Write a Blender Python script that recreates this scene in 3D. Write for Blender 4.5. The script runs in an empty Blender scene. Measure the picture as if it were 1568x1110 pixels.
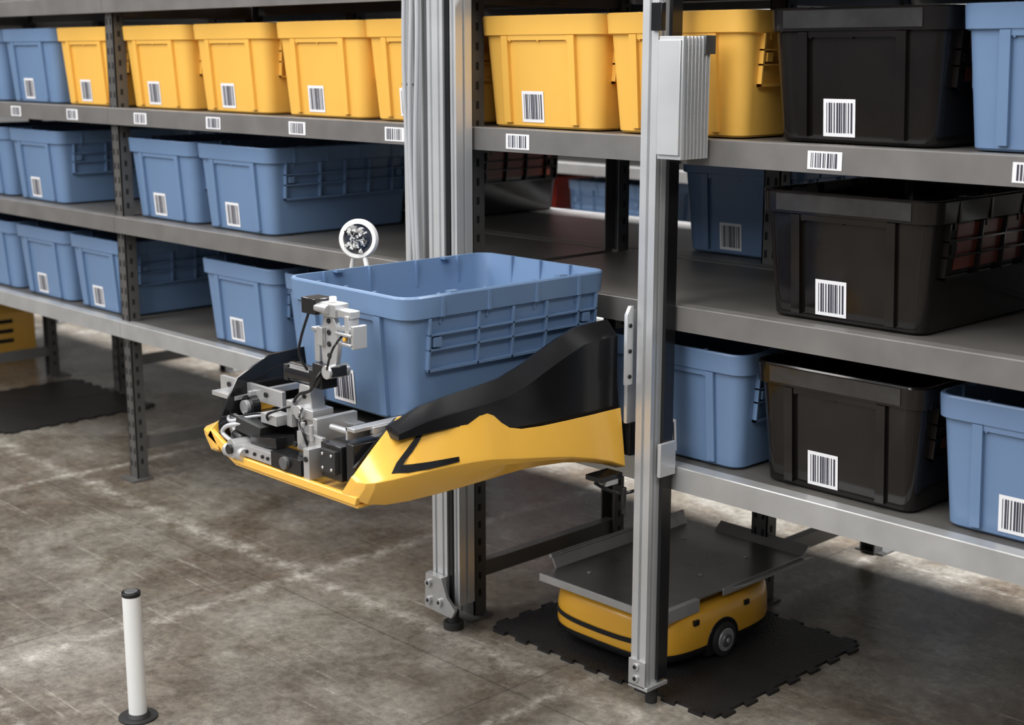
import bpy, bmesh, math, random
from mathutils import Vector, Matrix, Euler
random.seed(7)
sc=bpy.context.scene
sc.view_settings.view_transform='Standard'

# ---------------------------------------------------------------- materials
def mat(name,col,rough=0.5,metal=0.0,coat=0.0,var=0.0,vscale=6.0,bump=0.0,bscale=80.0,emit=None,estr=0.0,spec=0.5):
    m=bpy.data.materials.new(name); m.use_nodes=True
    nt=m.node_tree; b=nt.nodes['Principled BSDF']
    b.inputs['Base Color'].default_value=(*col,1); b.inputs['Roughness'].default_value=rough
    b.inputs['Metallic'].default_value=metal; b.inputs['Coat Weight'].default_value=coat
    b.inputs['Coat Roughness'].default_value=0.12
    b.inputs['Specular IOR Level'].default_value=spec
    tc=nt.nodes.new('ShaderNodeTexCoord')
    n=nt.nodes.new('ShaderNodeTexNoise'); n.inputs['Scale'].default_value=vscale; n.inputs['Detail'].default_value=5
    nt.links.new(tc.outputs['Object'],n.inputs['Vector'])
    if var>0:
        r=nt.nodes.new('ShaderNodeValToRGB')
        r.color_ramp.elements[0].position=0.3; r.color_ramp.elements[1].position=0.7
        r.color_ramp.elements[0].color=(*[c*(1-var) for c in col],1)
        r.color_ramp.elements[1].color=(*[min(1,c*(1+var)) for c in col],1)
        nt.links.new(n.outputs['Fac'],r.inputs['Fac']); nt.links.new(r.outputs['Color'],b.inputs['Base Color'])
    mr=nt.nodes.new('ShaderNodeMapRange')
    mr.inputs['To Min'].default_value=max(0.02,rough-0.08); mr.inputs['To Max'].default_value=min(1,rough+0.08)
    nt.links.new(n.outputs['Fac'],mr.inputs['Value']); nt.links.new(mr.outputs['Result'],b.inputs['Roughness'])
    if bump>0:
        n2=nt.nodes.new('ShaderNodeTexNoise'); n2.inputs['Scale'].default_value=bscale
        bp=nt.nodes.new('ShaderNodeBump'); bp.inputs['Strength'].default_value=bump; bp.inputs['Distance'].default_value=0.01
        nt.links.new(tc.outputs['Object'],n2.inputs['Vector'])
        nt.links.new(n2.outputs['Fac'],bp.inputs['Height']); nt.links.new(bp.outputs['Normal'],b.inputs['Normal'])
    if emit:
        b.inputs['Emission Color'].default_value=(*emit,1); b.inputs['Emission Strength'].default_value=estr
    return m
M={}
M['blue']=mat('plastic_blue',(0.140,0.226,0.375),0.33,var=0.05,vscale=4)
M['yellow']=mat('plastic_yellow',(0.84,0.475,0.09),0.33,var=0.04,vscale=4)
M['black']=mat('plastic_black',(0.0075,0.006,0.0055),0.11,var=0.25,vscale=8,spec=0.45)
M['tape']=mat('clear_tape_strip',(0.028,0.027,0.027),0.18,var=0.3,vscale=14,bump=0.25,bscale=22,spec=0.6)
M['rack']=mat('rack_paint_grey',(0.17,0.163,0.156),0.42,metal=0.2,var=0.12,vscale=10)
M['rackpost']=mat('rack_post_grey',(0.10,0.096,0.092),0.45,metal=0.2,var=0.15,vscale=10)
M['beamlight']=mat('rack_beam_galvanised',(0.46,0.46,0.455),0.33,metal=0.45,var=0.1,vscale=10)
M['deck']=mat('rack_deck',(0.13,0.122,0.112),0.4,metal=0.3,var=0.2,vscale=5)
M['hole']=mat('dark_hole',(0.006,0.006,0.006),0.8)
M['white']=mat('label_white',(0.82,0.82,0.84),0.45,var=0.02)
M['ink']=mat('label_ink',(0.03,0.03,0.05),0.5)
M['alu']=mat('aluminium_extrusion',(0.66,0.67,0.68),0.36,metal=0.55,var=0.04)
M['steel']=mat('machined_steel',(0.55,0.55,0.55),0.3,metal=0.6,var=0.08,vscale=12)
M['darksteel']=mat('dark_sheet_metal',(0.17,0.17,0.175),0.4,metal=0.6,var=0.15,vscale=8)
M['tray']=mat('brushed_tray_metal',(0.34,0.34,0.34),0.3,metal=0.8,var=0.15,vscale=8)
M['gloss_y']=mat('gloss_yellow_shell',(0.90,0.50,0.075),0.25,coat=0.5,var=0.02)
M['orange']=mat('robot_orange_paint',(0.80,0.41,0.035),0.3,coat=0.3,var=0.03)
M['bk']=mat('satin_black',(0.011,0.011,0.012),0.19,var=0.2)
M['bkm']=mat('matte_black',(0.018,0.018,0.018),0.6,var=0.2)
M['rubber']=mat('rubber_mat',(0.010,0.009,0.009),0.5,var=0.25,vscale=9,bump=0.3,bscale=120)
M['cable']=mat('cable_grey',(0.5,0.51,0.53),0.4,metal=0.3)
M['wht']=mat('white_plastic',(0.80,0.80,0.78),0.35,var=0.02)
M['glass']=mat('lens_glass',(0.02,0.025,0.04),0.05,coat=1.0)
M['red']=mat('red_paint',(0.30,0.03,0.02),0.4,var=0.1)
M['slot_red']=mat('red_seen_through_slots',(0.15,0.028,0.015),0.25,var=0.2)  # painted red for background things showing through the black totes' open side slots
M['wall']=mat('warehouse_wall',(0.26,0.255,0.25),0.7,var=0.15,vscale=0.8)
M['slot']=mat('anodised_slot',(0.16,0.16,0.165),0.4,metal=0.5)

# ---------------------------------------------------------------- mesh builder
class MB:
    def __init__(s): s.v=[];s.f=[];s.m=[];s.mats=[]
    def mi(s,k):
        if k not in s.mats: s.mats.append(k)
        return s.mats.index(k)
    def add(s,vs,fs,k):
        o=len(s.v); s.v+= [tuple(v) for v in vs]; i=s.mi(k)
        for f in fs: s.f.append([o+a for a in f]); s.m.append(i)
    def hexa(s,p,k):
        s.add(p,[(0,3,2,1),(4,5,6,7),(0,1,5,4),(1,2,6,5),(2,3,7,6),(3,0,4,7)],k)
    def box(s,x0,x1,y0,y1,z0,z1,k):
        s.hexa([(x0,y0,z0),(x1,y0,z0),(x1,y1,z0),(x0,y1,z0),(x0,y0,z1),(x1,y0,z1),(x1,y1,z1),(x0,y1,z1)],k)
    def rbox(s,c,size,rot,k):
        R=Euler([math.radians(a) for a in rot]).to_matrix(); hx,hy,hz=[a/2 for a in size]
        P=[(-hx,-hy,-hz),(hx,-hy,-hz),(hx,hy,-hz),(-hx,hy,-hz),(-hx,-hy,hz),(hx,-hy,hz),(hx,hy,hz),(-hx,hy,hz)]
        s.hexa([tuple(R@Vector(p)+Vector(c)) for p in P],k)
    def prism(s,poly,axis,a,b,k):
        n=len(poly)
        def mk(u,w,t):
            return {0:(t,u,w),1:(u,t,w),2:(u,w,t)}[axis]
        vs=[mk(u,w,a) for u,w in poly]+[mk(u,w,b) for u,w in poly]
        fs=[tuple(range(n))[::-1],tuple(range(n,2*n))]+[(i,(i+1)%n,n+(i+1)%n,n+i) for i in range(n)]
        s.add(vs,fs,k)
    def cyl(s,p0,p1,r,k,seg=20,r1=None,cap=True):
        p0=Vector(p0);p1=Vector(p1);d=(p1-p0).normalized()
        a=d.orthogonal().normalized(); b=d.cross(a); r1=r if r1 is None else r1
        vs=[];
        for (p,rr) in ((p0,r),(p1,r1)):
            for i in range(seg):
                t=2*math.pi*i/seg; vs.append(tuple(p+a*rr*math.cos(t)+b*rr*math.sin(t)))
        fs=[(i,(i+1)%seg,seg+(i+1)%seg,seg+i) for i in range(seg)]
        if cap: fs+=[tuple(range(seg))[::-1],tuple(range(seg,2*seg))]
        s.add(vs,fs,k)
    def loft(s,loops,k,cap0=True,cap1=True,closed=True,kf=None):
        n=len(loops[0]); o=len(s.v)
        s.v+=[tuple(p) for l in loops for p in l]
        for j in range(len(loops)-1):
            for i in range(n if closed else n-1):
                i2=(i+1)%n
                s.f.append([o+j*n+i,o+j*n+i2,o+(j+1)*n+i2,o+(j+1)*n+i]); s.m.append(s.mi(kf(i,j) if kf else k))
        if cap0: s.f.append([o+i for i in range(n)][::-1]); s.m.append(s.mi(k))
        if cap1: s.f.append([o+i for i in range((len(loops)-1)*n,len(loops)*n)]); s.m.append(s.mi(k))
    def tube(s,path,r,k,seg=10):
        P=[Vector(p) for p in path]
        out=[]
        for i in range(len(P)-1):
            p0=P[max(0,i-1)];p1=P[i];p2=P[i+1];p3=P[min(len(P)-1,i+2)]
            for j in range(6):
                t=j/6
                out.append(0.5*((2*p1)+(-p0+p2)*t+(2*p0-5*p1+4*p2-p3)*t*t+(-p0+3*p1-3*p2+p3)*t**3))
        out.append(P[-1])
        loops=[];a=None
        for i,p in enumerate(out):
            d=(out[min(i+1,len(out)-1)]-out[max(i-1,0)]).normalized()
            if a is None: a=d.orthogonal().normalized()
            a=(a-d*a.dot(d)).normalized(); b=d.cross(a)
            loops.append([tuple(p+a*r*math.cos(2*math.pi*q/seg)+b*r*math.sin(2*math.pi*q/seg)) for q in range(seg)])
        s.loft(loops,k)
    def mesh(s,name,smooth=35):
        me=bpy.data.meshes.new(name); me.from_pydata(s.v,[],s.f)
        for k in s.mats: me.materials.append(M[k])
        me.polygons.foreach_set('material_index',s.m)
        bm=bmesh.new(); bm.from_mesh(me); bmesh.ops.recalc_face_normals(bm,faces=bm.faces); bm.to_mesh(me); bm.free()
        me.shade_smooth(); me.set_sharp_from_angle(angle=math.radians(smooth))
        return me
    def obj(s,name,parent=None,bevel=0,seg=2,loc=(0,0,0),smooth=35):
        o=bpy.data.objects.new(name,s.mesh(name,smooth)); sc.collection.objects.link(o); o.location=loc
        if parent: o.parent=parent
        if bevel>0:
            b=o.modifiers.new('bevel','BEVEL'); b.width=bevel; b.segments=seg; b.limit_method='ANGLE'; b.angle_limit=math.radians(40)
        return o
def empty(name,loc=(0,0,0)):
    e=bpy.data.objects.new(name,None); e.empty_display_size=0.1; e.location=loc; sc.collection.objects.link(e); return e
def rrect(w,l,r,z,n=5):
    out=[]
    for cx,cy,a0 in ((w/2-r,l/2-r,0),(-w/2+r,l/2-r,90),(-w/2+r,-l/2+r,180),(w/2-r,-l/2+r,270)):
        for i in range(n+1):
            a=math.radians(a0+90*i/n); out.append((cx+r*math.cos(a),cy+r*math.sin(a),z))
    return out
def barcode(mb,x0,x1,z0,z1,yf,seed=1):
    rnd=random.Random(seed)
    def quad(a,b,c,d,off,k):
        mb.add([(a,yf(c)-off,c),(b,yf(c)-off,c),(b,yf(d)-off,d),(a,yf(d)-off,d)],[(0,1,2,3)],k)
    quad(x0,x1,z0,z1,0.0012,'white')
    w=x1-x0; x=x0+w*0.1
    h=z1-z0
    while x<x1-w*0.12:
        bw=rnd.choice([0.02,0.035,0.055])*w
        quad(x,x+bw,z0+h*0.1,z1-h*0.1,0.0018,'ink'); x+=bw+rnd.choice([0.02,0.03,0.05])*w

# ---------------------------------------------------------------- totes
TH=0.292
def tote_mesh(body,name):
    mb=MB()
    fy=lambda z:-(0.272+0.016*z/0.24)
    fx=lambda z:0.190+0.016*z/0.24
    L=[rrect(0.37,0.534,0.03,0.0),rrect(0.38,0.544,0.032,0.005),rrect(0.412,0.576,0.034,0.238),
       rrect(0.430,0.596,0.04,0.242),rrect(0.436,0.602,0.042,0.288),rrect(0.432,0.598,0.041,TH),
       rrect(0.418,0.584,0.036,TH),rrect(0.412,0.578,0.034,0.27),rrect(0.404,0.568,0.031,0.235),rrect(0.372,0.536,0.029,0.007)]
    mb.loft(L,body)
    def fr(x0,x1,z0,z1,p,sg=1):
        P=[]
        for z in (z0,z1):
            yo=fy(z)-p; yi=fy(z)+0.002
            P+= [(x0,yo*sg,z),(x1,yo*sg,z),(x1,yi*sg,z),(x0,yi*sg,z)]
        mb.hexa(P,body)
    def sd(y0,y1,z0,z1,p,sg,k=None):
        P=[]
        for z in (z0,z1):
            xo=fx(z)+p; xi=fx(z)-0.002
            P+= [(xo*sg,y0,z),(xo*sg,y1,z),(xi*sg,y1,z),(xi*sg,y0,z)]
        mb.hexa(P,k or body)
    for sg in (1,-1):
        for xa,xb in ((-0.128,-0.106),(0.106,0.128)):
            fr(xa,xb,0.012,0.24,0.010,sg)
        fr(-0.106,0.106,0.228,0.241,0.007,sg)
        ya,yb=-0.235,0.262
        for za,zb in ((0.118,0.124),(0.166,0.170),(0.200,0.204)):
            sd(ya,yb,za,zb,0.012,sg)
        if body=='black': sd(ya+0.05,yb-0.03,0.136,0.236,0.0015,sg,'slot_red')
        for y in (ya,-0.10,-0.0,0.10,0.20,yb-0.005):
            sd(y,y+0.005,0.118,0.24,0.012,sg)
        sd(ya+0.012,ya+0.032,0.175,0.196,0.014,sg); sd(yb-0.045,yb-0.025,0.175,0.196,0.014,sg)
        for y in (-0.2,-0.07,0.07,0.2):
            mb.box(min(0.2*sg,0.2095*sg),max(0.2*sg,0.2095*sg),y-0.0025,y+0.0025,0.225,TH+0.001,body)
            mb.box(min(0.215*sg,0.2195*sg),max(0.215*sg,0.2195*sg),y-0.004,y+0.004,0.242,0.286,body)
        for x in (-0.1,0.0,0.1):
            mb.box(x-0.0025,x+0.0025,min(0.283*sg,0.2935*sg),max(0.283*sg,0.2935*sg),0.225,TH+0.001,body)
    for x,y in ((-0.2,-0.16),(0.2,0.16),(0.2,-0.16),(-0.2,0.16)):
        mb.box(x-0.008,x+0.008,y-0.012,y+0.012,TH-0.004,TH+0.002,body)
    if body=='black':
        mb.add([(-0.165,-0.3005,0.248),(0.165,-0.3005,0.248),(0.165,-0.3025,0.286),(-0.165,-0.3025,0.286)],[(0,1,2,3)],'tape')
    barcode(mb,-0.07,0.008,0.014,0.096,lambda z:fy(z),3)
    return mb.mesh(name,30)
TM={c:tote_mesh(c,'tote_'+c) for c in ('blue','yellow','black','red')}
def tote(color,x,y,z,rz=0,rx=0,name='storage_tote',s=(1,1,0.953)):
    o=bpy.data.objects.new(name,TM[color]); o.location=(x,y,z); o.rotation_euler=(math.radians(rx),0,math.radians(rz)); o.scale=s
    sc.collection.objects.link(o); return o

# ---------------------------------------------------------------- racks
LV=[0.600,0.983,1.366,1.749]
PX=[-8.39,-6.54,-4.69,-2.84,-0.99,0.86]
def rack(yf,labels=True,dx=0.0):
    e=empty('storage_rack',(0,0,0)); D=0.625
    up=MB(); XS=[p+dx for p in PX]
    for x in XS:
        for yy,s in ((yf,1),(yf+D,-1)):
            ya,yb=sorted((yy,yy+0.004*s))
            up.box(x-0.027,x+0.027,ya,yb,0.004,2.15,'rackpost')
            up.box(x-0.027,x-0.023,min(yy,yy+0.045*s),max(yy,yy+0.045*s),0.004,2.15,'rackpost')
            up.box(x+0.023,x+0.027,min(yy,yy+0.045*s),max(yy,yy+0.045*s),0.004,2.15,'rackpost')
            up.box(x-0.05,x+0.05,yy-0.035,yy+0.05,0.0,0.006,'rackpost')
            z=0.05
            while z<2.1:
                for ddx in (-0.013,0.013):
                    yy2=yy-0.0008*s
                    up.add([(x+ddx-0.005,yy2,z),(x+ddx+0.005,yy2,z),(x+ddx+0.004,yy2,z+0.022),(x+ddx-0.004,yy2,z+0.022)],[(0,1,2,3)],'hole')
                xx=x+0.0278
                up.add([(xx,yy+0.016*s,z+0.01),(xx,yy+0.026*s,z+0.01),(xx,yy+0.026*s,z+0.03),(xx,yy+0.016*s,z+0.03)],[(0,1,2,3)],'hole')
                z+=0.05
        for z in (0.13,)+tuple(l-0.05 for l in LV):
            up.box(x-0.015,x+0.015,yf+0.03,yf+D-0.03,z-0.022,z+0.022,'rack')
    up.obj('uprights',e)
    bm_=MB()
    for i in range(len(XS)-1):
        x0,x1=XS[i],XS[i+1]
        for j,z in enumerate(LV):
            k='beamlight' if j==0 else 'rack'
            for y in (yf-0.024,yf+D-0.02):
                bm_.prism([(y,z-0.058),(y+0.022,z-0.058),(y+0.022,z-0.052),(y+0.005,z-0.05),(y+0.005,z-0.012),(y+0.04,z-0.012),(y+0.04,z),(y+0.002,z),(y,z-0.002)],0,x0+0.001,x1-0.001,k)
            bm_.box(x0+0.02,x1-0.02,yf+0.01,yf+D-0.015,z-0.014,z-0.002,'deck')
            if labels and j==2:
                for s in range(4):
                    cx=x0+0.02+0.455*s+0.205
                    barcode(bm_,cx-0.042,cx+0.042,z-0.050,z-0.012,lambda zz,y=y:yf-0.024,s+j)
    bm_.obj('beams_and_decks',e)
    return e
YF=2.565
rack(YF); rack(3.24,labels=False,dx=0.5); rack(5.6,labels=False)
def slot(b,s): return PX[b]+0.022+0.455*s+0.218
YT=YF+0.322
def T(c,b,s,l,dy=0,dx=0,rz=0): return tote(c,slot(b,s)+dx,YT+dy,LV[l]+0.001,rz)
for s in (1,2): T('blue',1,s,2)
T('yellow',1,3,2)
for s,dx in enumerate((0.0,0.005,0.02,0.0)): T('yellow',2,s,2,rz=random.uniform(-1,1),dx=dx)
T('yellow',3,0,2);T('yellow',3,1,2,dx=-0.02);T('black',3,2,2);T('blue',3,3,2)
for s in (1,2): T('blue',1,s,1)
T('blue',2,0,1);T('blue',2,1,1)
T('black',3,2,1)
for s in (1,2,3): T('blue',1,s,0)
T('blue',2,1,0);T('blue',2,2,0,dx=0.02)
T('blue',3,1,0);T('black',3,2,0);T('blue',3,3,0)
def TB(c,b,s,l,y=3.27,dx=0): return tote(c,slot(b,s)+dx,y+0.32,LV[l]+0.001)
for b,s,l in ((2,0,0),(2,1,0),(1,1,1),(1,3,0),(2,0,2),(2,2,2),(1,2,2),(3,3,2),(3,1,2)): TB('blue',b,s,l)
TB('black',2,1,1,dx=0.03)
TB('blue',3,0,1,dx=0.10)
for c,b,s,l in (('blue',1,0,0),('blue',1,0,1),('red',1,2,2),('blue',1,1,2),('yellow',1,0,2),('red',0,3,2),
                ('blue',0,1,1),('yellow',0,0,2),('red',0,2,0),('blue',0,0,0),('blue',3,1,1),('blue',2,3,0)): TB(c,b,s,l,5.6)
tote('blue',-5.19,5.92,LV[0]+0.001,rz=90)
tote('red',-5.95,5.92,LV[0]+0.001,rz=90)

# ---------------------------------------------------------------- floor, walls
fm=bpy.data.materials.new('stained_concrete'); fm.use_nodes=True
nt=fm.node_tree; b=nt.nodes['Principled BSDF']; N=nt.nodes.new; Lk=nt.links.new
tc=N('ShaderNodeTexCoord')
def noise(scale,detail=6,rough=0.6,dist=0.0,vec=None):
    n=N('ShaderNodeTexNoise'); n.inputs['Scale'].default_value=scale; n.inputs['Detail'].default_value=detail
    n.inputs['Roughness'].default_value=rough; n.inputs['Distortion'].default_value=dist
    Lk(vec if vec else tc.outputs['Object'],n.inputs['Vector']); return n
def ramp(src,*st):
    r=N('ShaderNodeValToRGB'); cr=r.color_ramp
    while len(cr.elements)<len(st): cr.elements.new(0.5)
    for e,(p,c) in zip(cr.elements,st): e.position=p; e.color=(*c,1) if len(c)==3 else c
    Lk(src,r.inputs['Fac']); return r
def mixc(fac,a,bb,mode='MIX'):
    m=N('ShaderNodeMix'); m.data_type='RGBA'; m.blend_type=mode
    if isinstance(fac,float): m.inputs[0].default_value=fac
    else: Lk(fac,m.inputs[0])
    Lk(a,m.inputs[6])
    if isinstance(bb,tuple): m.inputs[7].default_value=(*bb,1)
    else: Lk(bb,m.inputs[7])
    return m.outputs[2]
def math2(op,a,b_,clamp=False):
    m=N('ShaderNodeMath'); m.operation=op; m.use_clamp=clamp
    for i,v in enumerate((a,b_)):
        if v is None: continue
        if isinstance(v,(int,float)): m.inputs[i].default_value=v
        else: Lk(v,m.inputs[i])
    return m.outputs[0]
def mul(a,v): return math2('MULTIPLY',a,v)
sep=N('ShaderNodeSeparateXYZ'); Lk(tc.outputs['Object'],sep.inputs[0]); OX,OY=sep.outputs[0],sep.outputs[1]
n1=noise(2.6,12,0.66,0.5); c=ramp(n1.outputs['Fac'],(0.34,(0.082,0.064,0.047)),(0.44,(0.140,0.118,0.092)),(0.52,(0.19,0.17,0.141)),(0.60,(0.235,0.217,0.186)),(0.70,(0.31,0.288,0.250))).outputs['Color']
nb=noise(1.3,8,0.62,0.6); c=mixc(mul(ramp(nb.outputs['Fac'],(0.47,(0,0,0)),(0.58,(1,1,1))).outputs['Color'],0.55),c,(0.108,0.079,0.055))
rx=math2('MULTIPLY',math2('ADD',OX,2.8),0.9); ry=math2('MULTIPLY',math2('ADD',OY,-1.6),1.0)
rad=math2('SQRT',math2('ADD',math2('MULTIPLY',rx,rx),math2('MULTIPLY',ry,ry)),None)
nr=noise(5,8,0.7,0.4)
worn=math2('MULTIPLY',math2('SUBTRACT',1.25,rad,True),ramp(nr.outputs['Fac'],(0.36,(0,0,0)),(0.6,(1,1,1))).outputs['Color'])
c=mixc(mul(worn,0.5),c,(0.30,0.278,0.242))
fine=noise(14,10,0.8,0.2); fr_=ramp(fine.outputs['Fac'],(0.42,(0,0,0)),(0.62,(1,1,1))).outputs['Color']
for src,pos,w_ in ((OX,3.42,0.045),(OY,-2.42,0.05),(OX,2.3,0.03),(OX,4.9,0.04),(OY,-1.35,0.03)):
    wob=math2('MULTIPLY',math2('SUBTRACT',nr.outputs['Fac'],0.5),0.12)
    d=math2('ABSOLUTE',math2('ADD',math2('ADD',src,pos),wob),None)
    band=math2('SUBTRACT',1.0,math2('DIVIDE',d,w_),True)
    c=mixc(mul(math2('MULTIPLY',band,fr_),0.85),c,(0.50,0.47,0.42))
    d2=math2('ABSOLUTE',math2('ADD',src,pos+0.11),None)
    c=mixc(mul(math2('SUBTRACT',1.0,math2('DIVIDE',d2,0.005),True),0.6),c,(0.05,0.045,0.04))
for ang,sc_,lo,st in ((2,(0.5,26,1),0.59,.7),(91,(0.6,22,1),0.60,.65),(28,(1.0,40,1),0.65,.6),(-40,(1.2,45,1),0.67,.6)):
    mp=N('ShaderNodeMapping'); mp.inputs['Rotation'].default_value=(0,0,math.radians(ang)); mp.inputs['Scale'].default_value=sc_; Lk(tc.outputs['Object'],mp.inputs['Vector'])
    n2=noise(1.5,6,0.7,0.3,mp.outputs['Vector']); r2=ramp(n2.outputs['Fac'],(lo,(0,0,0)),(lo+0.06,(1,1,1)))
    c=mixc(mul(math2('MULTIPLY',r2.outputs['Color'],fr_),st),c,(0.42,0.40,0.36))
n3=noise(34,12,0.82); c=mixc(1.0,c,ramp(n3.outputs['Fac'],(0.32,(0.5,0.5,0.5)),(0.68,(1.45,1.45,1.45))).outputs['Color'],'MULTIPLY')
c=mixc(0.35,c,ramp(noise(7,10,0.75,0.6).outputs['Fac'],(0.38,(0.45,0.42,0.4)),(0.62,(1.5,1.5,1.5))).outputs['Color'],'MULTIPLY')
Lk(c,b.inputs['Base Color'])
n4=noise(3.5,9,0.7,0.3); r4=ramp(n4.outputs['Fac'],(0.35,(0.10,)*3),(0.65,(0.34,)*3)); Lk(r4.outputs['Color'],b.inputs['Roughness'])
bp=N('ShaderNodeBump'); bp.inputs['Strength'].default_value=0.08; bp.inputs['Distance'].default_value=0.01; Lk(n3.outputs['Fac'],bp.inputs['Height']); Lk(bp.outputs['Normal'],b.inputs['Normal'])
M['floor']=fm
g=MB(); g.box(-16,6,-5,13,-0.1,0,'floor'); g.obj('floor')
g=MB(); g.box(-16,6,13,13.2,0,6,'wall'); g.obj('wall_back')
g=MB(); g.box(-16.2,-16,-5,13,0,6,'wall'); g.obj('wall_left')

# ---------------------------------------------------------------- bollard
g=MB()
def disc(mb,c,r,z0,z1,k,seg=32,r1=None): mb.cyl((c[0],c[1],z0),(c[0],c[1],z1),r,k,seg,r1)
bc=(-2.913,1.567)
disc(g,bc,0.046,0,0.005,'bkm'); disc(g,bc,0.030,0.005,0.014,'bkm',32,0.024)
disc(g,bc,0.0215,0.012,0.308,'wht'); disc(g,bc,0.0222,0.308,0.318,'bk'); disc(g,bc,0.016,0.318,0.320,'darksteel')
g.obj('floor_bollard',bevel=0.0015)

# ---------------------------------------------------------------- mats
def floor_mat(x0,x1,y0,y1):
    pts=[];t=0.016
    def edge(ax,ay,bx,by,nx,ny):
        L=math.hypot(bx-ax,by-ay); n=int(L/0.08)
        for i in range(n):
            for u,o in ((0,0),(0.28,0),(0.20,1),(0.70,1),(0.62,0)):
                a=(i+u)/n; pts.append((ax+(bx-ax)*a+nx*o*t,ay+(by-ay)*a+ny*o*t))
    edge(x0,y0,x1,y0,0,-1);edge(x1,y0,x1,y1,1,0);edge(x1,y1,x0,y1,0,1);edge(x0,y1,x0,y0,-1,0)
    g=MB(); g.prism(pts,2,0,0.008,'rubber')
    xm=(x0+x1)/2; ym=(y0+y1)/2
    g.box(xm-0.001,xm+0.001,y0,y1,0.008,0.0085,'hole'); g.box(x0,x1,ym-0.001,ym+0.001,0.008,0.0085,'hole')
    g.obj('interlocking_rubber_mat')
floor_mat(-2.72,-1.95,2.55,3.17); floor_mat(-6.38,-5.64,2.50,3.2)

# ---------------------------------------------------------------- carried tote
tote('blue',-2.50,2.205,0.7685,rz=-1.3,s=(1.03,1.03,0.965))

# ---------------------------------------------------------------- gantry
GE=empty('lift_gantry')
def extr(mb,x0,x1,y0,y1,z0,z1,k='alu',nx=1,ny=1):
    gw=0.008; gd=0.009
    P=[]
    def side(a,b,n,inward):
        L=math.hypot(b[0]-a[0],b[1]-a[1]); ux,uy=(b[0]-a[0])/L,(b[1]-a[1])/L
        P.append(a)
        for i in range(n):
            c=L*(i+0.5)/n
            for s_,d in ((c-gw/2,0),(c-gw/2,gd),(c+gw/2,gd),(c+gw/2,0)):
                P.append((a[0]+ux*s_+inward[0]*d,a[1]+uy*s_+inward[1]*d))
    side((x0,y0),(x1,y0),nx,(0,1)); side((x1,y0),(x1,y1),ny,(-1,0)); side((x1,y1),(x0,y1),nx,(0,-1)); side((x0,y1),(x0,y0),ny,(1,0))
    mb.prism(P,2,z0,z1,k)
g=MB(); extr(g,-2.142,-2.096,2.465,2.528,0.06,2.3,nx=1,ny=2)
g.box(-2.095,-2.086,2.500,2.534,0.07,2.3,'bk')
g.obj('mast_right',GE)
g=MB()
g.box(-2.144,-2.092,2.458,2.465,0.058,0.125,'steel'); g.box(-2.144,-2.084,2.458,2.535,0.052,0.062,'steel')
for z in (0.078,0.108):
    g.cyl((-2.120,2.458,z),(-2.120,2.453,z),0.010,'steel'); g.cyl((-2.120,2.453,z),(-2.120,2.451,z),0.005,'hole')
g.cyl((-2.118,2.515,0.0),(-2.118,2.515,0.052),0.015,'bkm')
g.obj('foot_right',GE,bevel=0.0015)
g=MB()
dx=0.030
P=[(-2.102+dx,2.440),(-2.036+dx,2.440)]
n=7
for i in range(n):
    y=2.445+0.085*i/n; P+=[(-2.034+dx,y),(-2.034+dx,y+0.006),(-2.040+dx,y+0.006),(-2.040+dx,y+0.0118)]
P+=[(-2.034+dx,2.532),(-2.102+dx,2.532)]
g.prism(P,2,1.325,1.588,'alu')
g.box(-2.100+dx,-2.038+dx,2.434,2.440,1.335,1.580,'alu'); g.box(-2.05+dx,-2.030+dx,2.51,2.545,1.55,1.59,'darksteel')
g.box(-2.11,-2.08,2.455,2.47,1.60,1.66,'bk'); g.obj('finned_drive_block',GE,bevel=0.001)
g=MB(); extr(g,-2.872,-2.812,2.465,2.525,0.05,2.3,nx=2,ny=1)
g.box(-2.810,-2.797,2.470,2.520,0.07,2.3,'bk'); extr(g,-2.795,-2.773,2.475,2.53,0.07,2.3,nx=1,ny=1)
g.obj('mast_left',GE)
g=MB()
g.box(-2.975,-2.935,2.47,2.50,0.90,2.3,'alu'); g.box(-2.932,-2.905,2.475,2.50,0.90,2.3,'alu'); g.box(-2.902,-2.880,2.48,2.51,0.90,2.3,'slot')
g.box(-2.98,-2.93,2.468,2.472,1.47,1.476,'slot')
g.obj('cable_cover_left',GE,bevel=0.001)
for i,(dx,ph) in enumerate(((-2.945,0),(-2.925,1.3),(-2.905,2.2))):
    g=MB(); g.tube([(dx+0.008*math.sin(ph+k*0.9),2.455,0.86+k*0.13) for k in range(12)],0.006,'cable'); g.obj('cable_%d'%(i+1),GE)
g=MB()
g.box(-2.880,-2.81,2.450,2.463,0.06,0.15,'steel')
g.prism([(-2.88,0.05),(-2.77,0.045),(-2.755,0.07),(-2.79,0.10),(-2.81,0.15),(-2.875,0.15)],1,2.440,2.450,'steel')
for x,z in ((-2.86,0.125),(-2.86,0.075),(-2.815,0.08)):
    g.cyl((x,2.440,z),(x,2.432,z),0.011,'steel'); g.cyl((x,2.432,z),(x,2.431,z),0.005,'hole')
g.cyl((-2.80,2.475,0.02),(-2.80,2.475,0.05),0.016,'bkm'); g.cyl((-2.80,2.475,0.0),(-2.80,2.475,0.02),0.028,'bkm')
g.obj('foot_left',GE,bevel=0.0015)
g=MB(); extr(g,-2.98,-2.08,2.465,2.53,2.26,2.30); g.obj('top_beam',GE)
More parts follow.
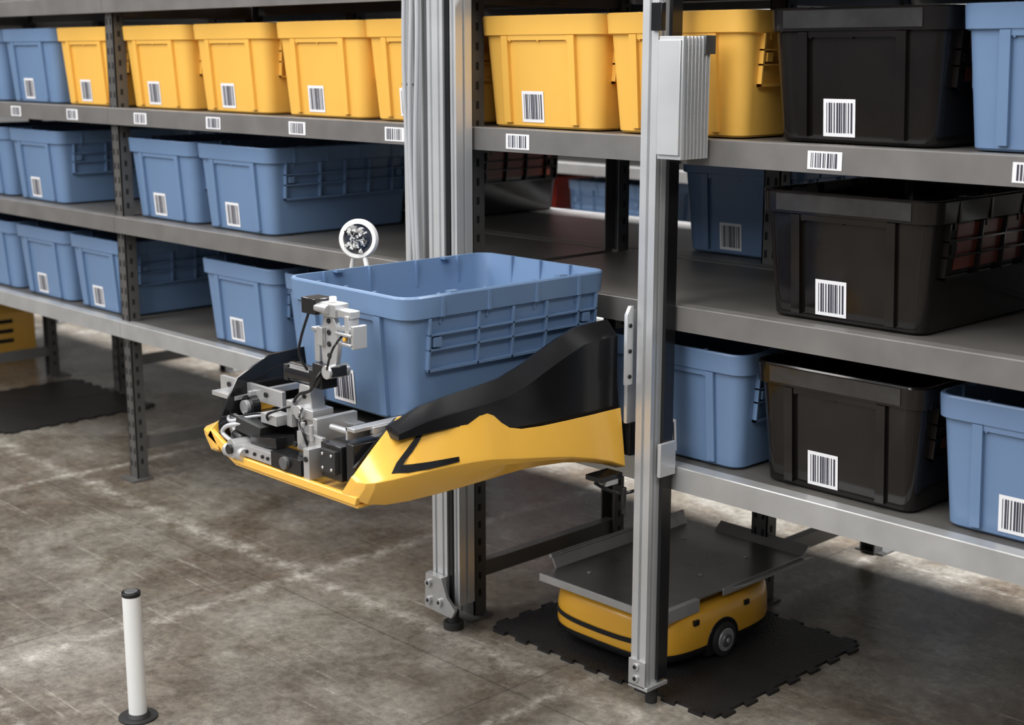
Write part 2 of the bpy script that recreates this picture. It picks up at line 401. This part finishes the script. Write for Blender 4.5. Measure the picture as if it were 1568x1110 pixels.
# ---------------------------------------------------------------- carriage
CE=empty('robotic_tote_carriage')
SR=[(1.700,0.716,0.708,0.676,-2.232,-2.215),(1.706,0.722,0.710,0.668,-2.229,-2.192),(1.72,0.733,0.711,0.660,-2.231,-2.178),(1.76,0.764,0.712,0.652,-2.236,-2.169),(1.822,0.812,0.712,0.648,-2.240,-2.165),
    (1.832,0.818,0.712,0.648,-2.240,-2.165),(1.90,0.817,0.711,0.647,-2.230,-2.164),(1.97,0.816,0.707,0.647,-2.218,-2.164),(2.025,0.814,0.702,0.648,-2.208,-2.164),(2.045,0.806,0.699,0.648,-2.204,-2.164),
    (2.085,0.768,0.692,0.649,-2.196,-2.165),(2.105,0.754,0.688,0.649,-2.192,-2.165),(2.14,0.745,0.682,0.649,-2.190,-2.166),(2.20,0.741,0.672,0.646,-2.188,-2.167),(2.28,0.739,0.657,0.638,-2.188,-2.168),
    (2.36,0.738,0.637,0.622,-2.188,-2.170),(2.42,0.738,0.618,0.605,-2.188,-2.171),(2.465,0.738,0.598,0.588,-2.188,-2.171)]
CX=-2.49
def yshell(mirror):
    g=MB(); Ls=[]
    for y,zt,zc,zb,xt,xc in SR:
        sec=[(xt,zt),(xc+(xt-xc)*0.10,zc+(zt-zc)*0.12),(xc,zc),(xc-0.004,zc-0.3*(zc-zb)),(xc-0.028,zb),(xc-0.05,zb),(xt-0.008,min(zt-0.008,zb+0.03))]
        if mirror: sec=[(2*CX-x,z) for x,z in sec]
        Ls.append([(x,y,z) for x,z in sec])
    g.loft(Ls,'gloss_y')
    o=g.obj('shell_left' if mirror else 'shell_right',CE,bevel=0.004,seg=3,smooth=20)
    o.modifiers['bevel'].angle_limit=math.radians(24)
    g=MB()
    rows=[(1.80,0.78,0.806),(1.88,0.78,0.832),(1.96,0.78,0.842),(2.05,0.76,0.850),(2.11,0.72,0.856),(2.17,0.72,0.872),(2.22,0.72,0.892),(2.29,0.72,0.918),(2.35,0.72,0.938),(2.41,0.72,0.942),(2.462,0.72,0.943)]
    Ls=[]
    for y,zb,zt in rows:
        h=min(0.035,(zt-zb)*0.5)
        sec=[(-2.200,zb),(-2.199,zt-h),(-2.203,zt-h+0.004),(-2.232,zt),(-2.242,zt-0.003),(-2.240,zb)]
        if mirror: sec=[(2*CX-x,z+0.01) for x,z in sec]
        Ls.append([(x,y,z) for x,z in sec])
    g.loft(Ls,'bk'); g.obj('side_panel_left' if mirror else 'side_panel_right',CE,smooth=25)
    def onshell(y,z):
        for a,c_ in zip(SR[:-1],SR[1:]):
            if a[0]<=y<=c_[0]:
                t=(y-a[0])/(c_[0]-a[0]); zt,zc,xt,xc=[a[i]+(c_[i]-a[i])*t for i in (1,2,4,5)]
                return xc+(xt-xc)*max(0,(z-zc))/(zt-zc)
        return -2.165
    # single L-shaped headlight ribbon: up-stroke, corner, long lower stroke
    g=MB()
    outer=[(1.876,0.792),(1.848,0.775),(1.815,0.756),(1.785,0.738),(1.762,0.722),(1.80,0.7185),(1.85,0.7165),(1.90,0.716),(1.935,0.716)]
    inner=[(1.880,0.786),(1.856,0.769),(1.830,0.753),(1.808,0.741),(1.796,0.733),(1.815,0.7315),(1.855,0.729),(1.90,0.727),(1.938,0.725)]
    vs=[]
    for P_ in (outer,inner):
        for y,z in P_:
            x=onshell(y,z)+0.0028; vs.append((2*CX-x if mirror else x,y,z))
    n=len(outer)
    g.add(vs,[(i,i+1,n+i+1,n+i) for i in range(n-1)],'bk')
    g.obj('headlight_slot_left' if mirror else 'headlight_slot_right',CE)
    g=MB(); rows=[(1.712,0.735),(1.74,0.785),(1.77,0.828),(1.86,0.868),(1.95,0.872),(2.10,0.875),(2.25,0.90)] if mirror else [(1.72,0.728),(1.83,0.812),(1.95,0.815),(2.25,0.83)]
    x=-2.245
    Ls=[]
    for y,z in rows:
        xx=x+ (0.0 if not mirror else 0.012*max(0,(z-0.76)/0.1)); xs=[xx,xx-0.006]
        if mirror: xs=[2*CX-q for q in xs]
        Ls.append([(xs[0],y,0.675),(xs[0],y,z),(xs[1],y,z),(xs[1],y,0.675)])
    g.loft(Ls,'bk'); g.obj('liner_left' if mirror else 'liner_right',CE)
yshell(False); yshell(True)
g=MB()
g.prism([(-2.765,0.70),(-2.66,0.658),(-2.22,0.658),(-2.215,0.676),(-2.655,0.676),(-2.75,0.718)],1,1.700,1.712,'gloss_y')
g.prism([(-2.765,0.69),(-2.66,0.650),(-2.22,0.650),(-2.22,0.658),(-2.66,0.658),(-2.765,0.70)],1,1.706,1.95,'gloss_y')
g.obj('front_lip',CE,bevel=0.002)
g=MB(); g.box(-2.74,-2.24,1.93,2.45,0.66,0.70,'bkm')
g.box(-2.70,-2.28,1.92,2.44,0.70,0.745,'bkm'); g.box(-2.66,-2.62,1.90,2.44,0.745,0.767,'bkm'); g.box(-2.38,-2.34,1.90,2.44,0.745,0.767,'bkm')
g.box(-2.86,-2.20,2.43,2.46,0.60,0.76,'bkm'); g.obj('tray_base',CE,bevel=0.002)
g=MB()
for x in (-2.262,-2.71): g.box(x-0.006,x+0.006,1.78,2.40,0.785,0.800,'steel')
g.box(-2.292,-2.262,1.735,1.96,0.795,0.803,'steel'); g.box(-2.292,-2.286,1.735,1.96,0.775,0.803,'steel')
g.obj('side_rails',CE,bevel=0.001)
g=MB()
g.prism([(2.468,0.70),(2.50,0.70),(2.51,0.76),(2.51,0.965),(2.478,0.975),(2.468,0.94)],0,-2.182,-2.172,'alu'); g.prism([(2.44,0.80),(2.462,0.80),(2.462,0.985),(2.452,0.985),(2.44,0.965)],0,-2.160,-2.150,'alu')
for z in (0.82,0.88,0.94): g.cyl((-2.150,2.45,z),(-2.147,2.45,z),0.005,'hole')
g.box(-2.20,-2.17,2.478,2.54,0.62,0.70,'bk')
g.box(-2.22,-2.17,2.38,2.455,0.572,0.585,'bk'); g.box(-2.20,-2.17,2.40,2.44,0.56,0.573,'steel')
g.box(-2.086,-2.076,2.48,2.535,0.585,0.665,'alu')
g.tube([(-2.19,2.38,0.57),(-2.18,2.41,0.55),(-2.165,2.45,0.535),(-2.14,2.50,0.545),(-2.10,2.55,0.57)],0.004,'bk')
g.tube([(-2.16,2.45,0.55),(-2.165,2.455,0.51),(-2.16,2.45,0.485)],0.006,'bk')
g.obj('rear_mount',CE,bevel=0.001)
# gripper mechanism ------------------------------------------------
g=MB()
Y=1.80
g.box(-2.485,-2.435,Y-0.028,Y+0.018,1.012,1.046,'bk')
g.box(-2.435,-2.38,Y-0.018,Y+0.018,1.012,1.040,'steel'); g.box(-2.38,-2.335,Y-0.013,Y+0.013,1.014,1.030,'steel')
g.cyl((-2.44,Y-0.020,1.028),(-2.40,Y-0.020,1.028),0.010,'steel'); g.cyl((-2.41,Y,1.04),(-2.41,Y,1.052),0.008,'wht')
g.box(-2.352,-2.338,Y-0.016,Y+0.012,0.960,1.02,'steel'); g.box(-2.385,-2.31,Y-0.010,Y+0.008,0.984,0.993,'steel')
for dz in (0,0.020): g.box(-2.375,-2.312,Y-0.026,Y-0.018,0.959+dz,0.965+dz,'steel')
g.box(-2.318,-2.309,Y-0.026,Y+0.010,0.955,1.004,'steel')
g.cyl((-2.345,Y-0.018,0.972),(-2.345,Y-0.024,0.972),0.005,'orange')
g.prism([(-2.445,0.905),(-2.400,0.895),(-2.388,0.95),(-2.392,0.99),(-2.405,1.015),(-2.435,1.015),(-2.45,0.97)],1,Y-0.006,Y+0.006,'steel')
for z in (0.925,0.95,0.975,1.0): g.cyl((-2.418,Y-0.006,z),(-2.418,Y-0.009,z),0.006,'hole')
g.box(-2.472,-2.454,Y-0.006,Y+0.014,0.905,0.978,'steel'); g.box(-2.45,-2.43,Y-0.016,Y-0.006,0.945,0.985,'steel')
g.box(-2.478,-2.452,Y-0.01,Y+0.012,0.972,0.980,'steel')
g.box(-2.46,-2.39,Y-0.022,Y+0.018,0.883,0.905,'bk'); g.cyl((-2.405,Y-0.028,0.893),(-2.405,Y+0.028,0.893),0.015,'steel')
g.cyl((-2.565,Y,0.868),(-2.47,Y,0.868),0.022,'bk'); g.box(-2.475,-2.43,Y-0.021,Y+0.021,0.850,0.887,'bk')
g.box(-2.57,-2.555,Y-0.02,Y+0.02,0.85,0.886,'bkm')
g.tube([(-2.48,Y-0.02,0.885),(-2.495,Y-0.03,0.92),(-2.485,Y-0.03,0.96),(-2.47,Y-0.02,1.012)],0.003,'bk')
g.tube([(-2.43,Y-0.02,0.89),(-2.44,Y-0.03,0.87),(-2.46,Y-0.03,0.845),(-2.50,Y-0.03,0.83),(-2.54,Y-0.02,0.80)],0.0035,'bk')
g.tube([(-2.36,Y-0.005,0.985),(-2.36,Y-0.035,0.96),(-2.38,Y-0.035,0.93),(-2.40,Y-0.028,0.90)],0.0025,'bk')
g.prism([(-2.525,0.70),(-2.47,0.70),(-2.47,0.80),(-2.480,0.85),(-2.515,0.85),(-2.525,0.80)],1,Y-0.018,Y+0.018,'steel'); g.box(-2.54,-2.455,Y-0.028,Y+0.028,0.778,0.80,'steel')
for z in (0.74,0.765,0.825): g.cyl((-2.497,Y-0.018,z),(-2.497,Y-0.021,z),0.006,'hole')
g.cyl((-2.50,Y-0.035,0.79),(-2.50,Y+0.03,0.79),0.016,'steel'); g.box(-2.55,-2.53,Y-0.03,Y+0.02,0.75,0.81,'steel')
g.obj('gripper_arm',CE,bevel=0.0015)
g=MB()
g.rbox((-2.725,1.80,0.795),(0.25,0.010,0.036),(0,0,0),'steel'); g.rbox((-2.78,1.775,0.782),(0.09,0.04,0.010),(0,0,0),'steel')
g.cyl((-2.71,1.775,0.765),(-2.71,1.795,0.765),0.026,'bk'); g.cyl((-2.71,1.765,0.765),(-2.71,1.775,0.765),0.016,'steel')
for x in (-2.81,-2.76,-2.66): g.cyl((x,1.79,0.798),(x,1.793,0.798),0.006,'hole')
g.box(-2.70,-2.60,1.76,1.86,0.715,0.755,'bk'); g.rbox((-2.64,1.75,0.735),(0.08,0.05,0.03),(0,10,8),'bkm')
g.cyl((-2.74,1.755,0.735),(-2.69,1.735,0.71),0.015,'steel'); g.cyl((-2.69,1.735,0.710),(-2.66,1.73,0.70),0.019,'bk')
g.box(-2.62,-2.56,1.75,1.79,0.75,0.772,'steel')
g.tube([(-2.745,1.77,0.765),(-2.735,1.74,0.745),(-2.70,1.725,0.742),(-2.66,1.745,0.755),(-2.61,1.77,0.765),(-2.56,1.79,0.76)],0.004,'cable')
g.tube([(-2.745,1.78,0.775),(-2.735,1.745,0.755),(-2.69,1.735,0.752),(-2.64,1.755,0.765),(-2.58,1.78,0.77)],0.003,'bk')
g.tube([(-2.69,1.715,0.70),(-2.715,1.71,0.715),(-2.70,1.715,0.733),(-2.65,1.73,0.745)],0.005,'cable')
g.tube([(-2.60,1.76,0.75),(-2.58,1.74,0.775),(-2.55,1.75,0.79),(-2.53,1.78,0.80)],0.003,'bk')
g.tube([(-2.44,1.75,0.72),(-2.43,1.73,0.76),(-2.46,1.74,0.79),(-2.49,1.77,0.80)],0.003,'bk')
g.cyl((-2.655,1.692,0.692),(-2.65,1.735,0.692),0.022,'steel'); g.cyl((-2.655,1.684,0.692),(-2.655,1.692,0.692),0.011,'bk')
g.cyl((-2.69,1.705,0.682),(-2.62,1.705,0.682),0.015,'steel')
g.box(-2.63,-2.52,1.705,1.76,0.680,0.706,'steel'); g.rbox((-2.57,1.745,0.718),(0.10,0.05,0.022),(0,-8,0),'bk')
g.box(-2.52,-2.41,1.705,1.75,0.678,0.712,'bk'); g.cyl((-2.465,1.705,0.697),(-2.465,1.697,0.697),0.014,'darksteel')
g.box(-2.40,-2.38,1.705,1.77,0.676,0.742,'steel'); g.box(-2.47,-2.38,1.74,1.750,0.72,0.760,'steel')
g.box(-2.60,-2.55,1.80,1.88,0.70,0.76,'bk')
for x in (-2.44,-2.41): g.cyl((x,1.735,0.75),(x,1.735,0.785),0.005,'steel')
for x in (-2.61,-2.58,-2.55,-2.53): g.cyl((x,1.705,0.693),(x,1.701,0.693),0.004,'hole')
g.cyl((-2.46,1.73,0.735),(-2.46,1.725,0.735),0.006,'hole'); g.cyl((-2.39,1.704,0.72),(-2.39,1.702,0.72),0.006,'hole')
g.obj('front_linkage',CE,bevel=0.0015)
g=MB()
g.box(-2.365,-2.295,1.725,1.83,0.685,0.760,'bk'); g.box(-2.355,-2.305,1.715,1.726,0.70,0.750,'bkm')
for x in (-2.345,-2.315):
    for z in (0.71,0.74): g.cyl((x,1.715,z),(x,1.712,z),0.0035,'steel')
g.box(-2.285,-2.26,1.73,1.84,0.685,0.77,'bk'); g.box(-2.44,-2.30,1.85,1.88,0.750,0.765,'steel'); g.box(-2.44,-2.425,1.76,1.87,0.73,0.79,'steel')
g.cyl((-2.40,1.78,0.775),(-2.34,1.78,0.775),0.007,'steel'); g.obj('drive_motors',CE,bevel=0.003)
# round sensor
g=MB(); c=Vector((-2.83,2.2,1.10)); d=Vector((0.55,-0.80,0.12)).normalized()
a=d.orthogonal().normalized(); bb=d.cross(a); K=0.90
def ringloop(r,t,n=40): return [tuple(c+d*t+a*r*K*math.cos(2*math.pi*i/n)+bb*r*K*math.sin(2*math.pi*i/n)) for i in range(n)]
g.loft([ringloop(0.030,-0.02),ringloop(0.050,-0.012),ringloop(0.056,0.0),ringloop(0.056,0.008),ringloop(0.052,0.014),ringloop(0.042,0.014),ringloop(0.041,0.004)],'wht')
L=[ringloop(0.041*math.cos(t),0.004+0.018*math.sin(t)) for t in (0,0.35,0.7,1.05,1.4)]
g.loft(L,'glass')
for k in range(56):
    an=random.uniform(0,6.28); rr=random.uniform(0.003,0.033); pp=c+d*(0.018)+a*rr*math.cos(an)+bb*rr*math.sin(an)
    g.rbox(tuple(pp),(0.009,0.009,0.004),(random.uniform(0,90),random.uniform(0,90),random.uniform(0,90)),random.choice(['steel','steel','glass','wht','wht','bk']))
for x in (-2.872,-2.79): g.tube([(x,2.2,0.86),(x,2.2,0.98),(x+(0.02 if x<-2.83 else -0.02),2.2,1.06)],0.006,'wht')
g.box(-2.885,-2.775,2.18,2.22,0.84,0.865,'wht')
g.obj('round_sensor',CE)

# ---------------------------------------------------------------- mobile robot under gantry
RE=empty('autonomous_mobile_robot')
def sup(w,l,z,n=44,e=4.2,cx=-2.378,cy=2.865):
    o=[]
    for i in range(n):
        t=2*math.pi*i/n; ct,st=math.cos(t),math.sin(t)
        o.append((cx+w/2*math.copysign(abs(ct)**(2/e),ct),cy+l/2*math.copysign(abs(st)**(2/e),st),z))
    return o
g=MB()
g.loft([sup(0.38,0.46,0.020),sup(0.41,0.49,0.026),sup(0.435,0.52,0.040),sup(0.435,0.52,0.052)],'bk')
g.obj('skirt',RE,smooth=50)
g=MB()
g.loft([sup(0.433,0.518,0.053),sup(0.437,0.522,0.060),sup(0.435,0.52,0.11),sup(0.428,0.51,0.140),sup(0.41,0.49,0.153),sup(0.37,0.45,0.156)],'orange')
g.obj('body',RE,smooth=50)
g=MB()
lo=[p for p in sup(0.441,0.526,0.090,n=120) if p[1]<2.64]; 
lo.sort(key=lambda p:p[0]); xm=sum(p[0] for p in lo)/len(lo)
lo=[(p[0],p[1],0.086-0.010*(1-((p[0]-xm)/0.2)**2)) for p in lo]; hi=[(p[0],p[1],p[2]+0.014) for p in lo]; n=len(lo)
g.add(lo+hi,[(i,i+1,n+i+1,n+i) for i in range(n-1)],'hole')
g.obj('lidar_slot',RE)
g=MB()
for x,s in ((-2.165,1),(-2.591,-1)):
    P=[(2.785,0.022)]+[(2.85+0.065*math.cos(t),0.05+0.062*math.sin(t)) for t in [math.pi*(1-i/12) for i in range(13)]]+[(2.915,0.022)]
    xa,xb=sorted((x-0.02*s,x+0.0065*s)); g.prism(P,0,xa,xb,'bk')
    g.cyl((x-0.03*s,2.85,0.053),(x+0.014*s,2.85,0.053),0.045,'bkm',32)
    g.cyl((x+0.014*s,2.85,0.053),(x+0.018*s,2.85,0.053),0.031,'steel',28); g.cyl((x+0.018*s,2.85,0.053),(x+0.022*s,2.85,0.053),0.020,'darksteel',24,0.017)
    g.cyl((x+0.022*s,2.85,0.053),(x+0.025*s,2.85,0.053),0.007,'steel',16)
for x,y in ((-2.48,2.70),(-2.28,2.70),(-2.48,3.03),(-2.28,3.03)): g.cyl((x-0.012,y,0.0245),(x+0.012,y,0.0245),0.0165,'bkm',20)
for y in (2.74,2.95): g.box(-2.17,-2.159,y-0.010,y+0.010,0.120,0.134,'bk')
g.obj('wheels',RE,bevel=0.001)
g=MB()
x0,x1,y0,y1=-2.585,-2.175,2.60,3.22
g.box(x0,x1,y0,y1,0.178,0.183,'tray')
g.box(x0,x1,y0-0.006,y0,0.165,0.186,'steel'); g.box(x1,x1+0.005,y0+0.26,y1,0.165,0.186,'steel')
g.hexa([(x0-0.004,y0+0.06,0.18),(x0,y0+0.06,0.18),(x0,y1,0.18),(x0-0.004,y1,0.18),(x0-0.022,y0+0.06,0.212),(x0-0.016,y0+0.06,0.214),(x0-0.016,y1,0.214),(x0-0.022,y1,0.212)],'steel')
g.cyl((x0-0.019,y0+0.055,0.214),(x0-0.019,y1,0.214),0.006,'steel')
g.hexa([(x0+0.1,y1-0.004,0.18),(x1,y1-0.004,0.18),(x1,y1,0.18),(x0+0.1,y1,0.18),(x0+0.1,y1+0.03,0.208),(x1,y1+0.03,0.208),(x1,y1+0.034,0.206),(x0+0.1,y1+0.034,0.206)],'steel')
g.hexa([(x1,y0+0.30,0.176),(x1+0.004,y0+0.30,0.176),(x1+0.004,y1,0.176),(x1,y1,0.176),(x1+0.035,y0+0.33,0.192),(x1+0.04,y0+0.33,0.19),(x1+0.04,y1,0.19),(x1+0.035,y1,0.192)],'steel')
g.box(x1-0.01,x1+0.006,y0+0.02,y0+0.16,0.150,0.184,'steel')
for y in (2.7,2.9,3.1):
    for x in (-2.5,-2.28): g.cyl((x,y,0.183),(x,y,0.186),0.006,'steel')
for x in (-2.48,-2.28):
    for y in (2.75,2.98): g.box(x-0.03,x+0.03,y-0.03,y+0.03,0.15,0.178,'bkm')
g.obj('tray',RE,bevel=0.001)

# ---------------------------------------------------------------- background machine
g=MB()
P=[(-7.55,0.0),(-7.05,0.0),(-7.02,0.05),(-7.02,0.25),(-7.08,0.31),(-7.55,0.31)]
g.prism(P,1,2.98,3.32,'yellow'); 
for k in range(3):
    g.box(-7.022,-7.016,3.05,3.2,0.10+k*0.05,0.12+k*0.05,'hole'); g.box(-7.45,-7.2,2.974,2.98,0.10+k*0.05,0.12+k*0.05,'hole')
g.obj('yellow_floor_cabinet',bevel=0.01)

# ---------------------------------------------------------------- lights
def area(name,loc,rot,sx,sy,e,col=(1,1,1)):
    l=bpy.data.lights.new(name,'AREA'); l.shape='RECTANGLE'; l.size=sx; l.size_y=sy; l.energy=e; l.color=col
    o=bpy.data.objects.new(name,l); o.location=loc; o.rotation_euler=[math.radians(a) for a in rot]; sc.collection.objects.link(o)
for i,x in enumerate((-9,-5.5,-2,1.5)):
    area('ceiling_light',(x,0.3,5.0),(12,0,0),1.2,4.5,165,(1,0.98,0.95))
area('ceiling_light',(-3.5,-3,4.0),(45,0,0),7,2.5,285,(0.98,0.98,1))
for x in (-10,-5,0): area('aisle_light',(x,4.75,4.2),(0,0,0),2.5,0.8,560,(0.95,0.97,1))
w=bpy.data.worlds.new('world'); sc.world=w; w.use_nodes=True
w.node_tree.nodes['Background'].inputs[0].default_value=(0.88,0.93,1,1); w.node_tree.nodes['Background'].inputs[1].default_value=0.22

# ---------------------------------------------------------------- camera
cd=bpy.data.cameras.new('camera'); cam=bpy.data.objects.new('camera',cd); sc.collection.objects.link(cam)
cam.location=(0,0,1.55); cam.rotation_euler=(math.radians(90-12.1),0,math.radians(46.05))
cd.sensor_width=36; cd.lens=2202/1568*36; cd.clip_start=0.05
cd.dof.use_dof=True; cd.dof.focus_distance=3.3; cd.dof.aperture_fstop=4
sc.camera=cam
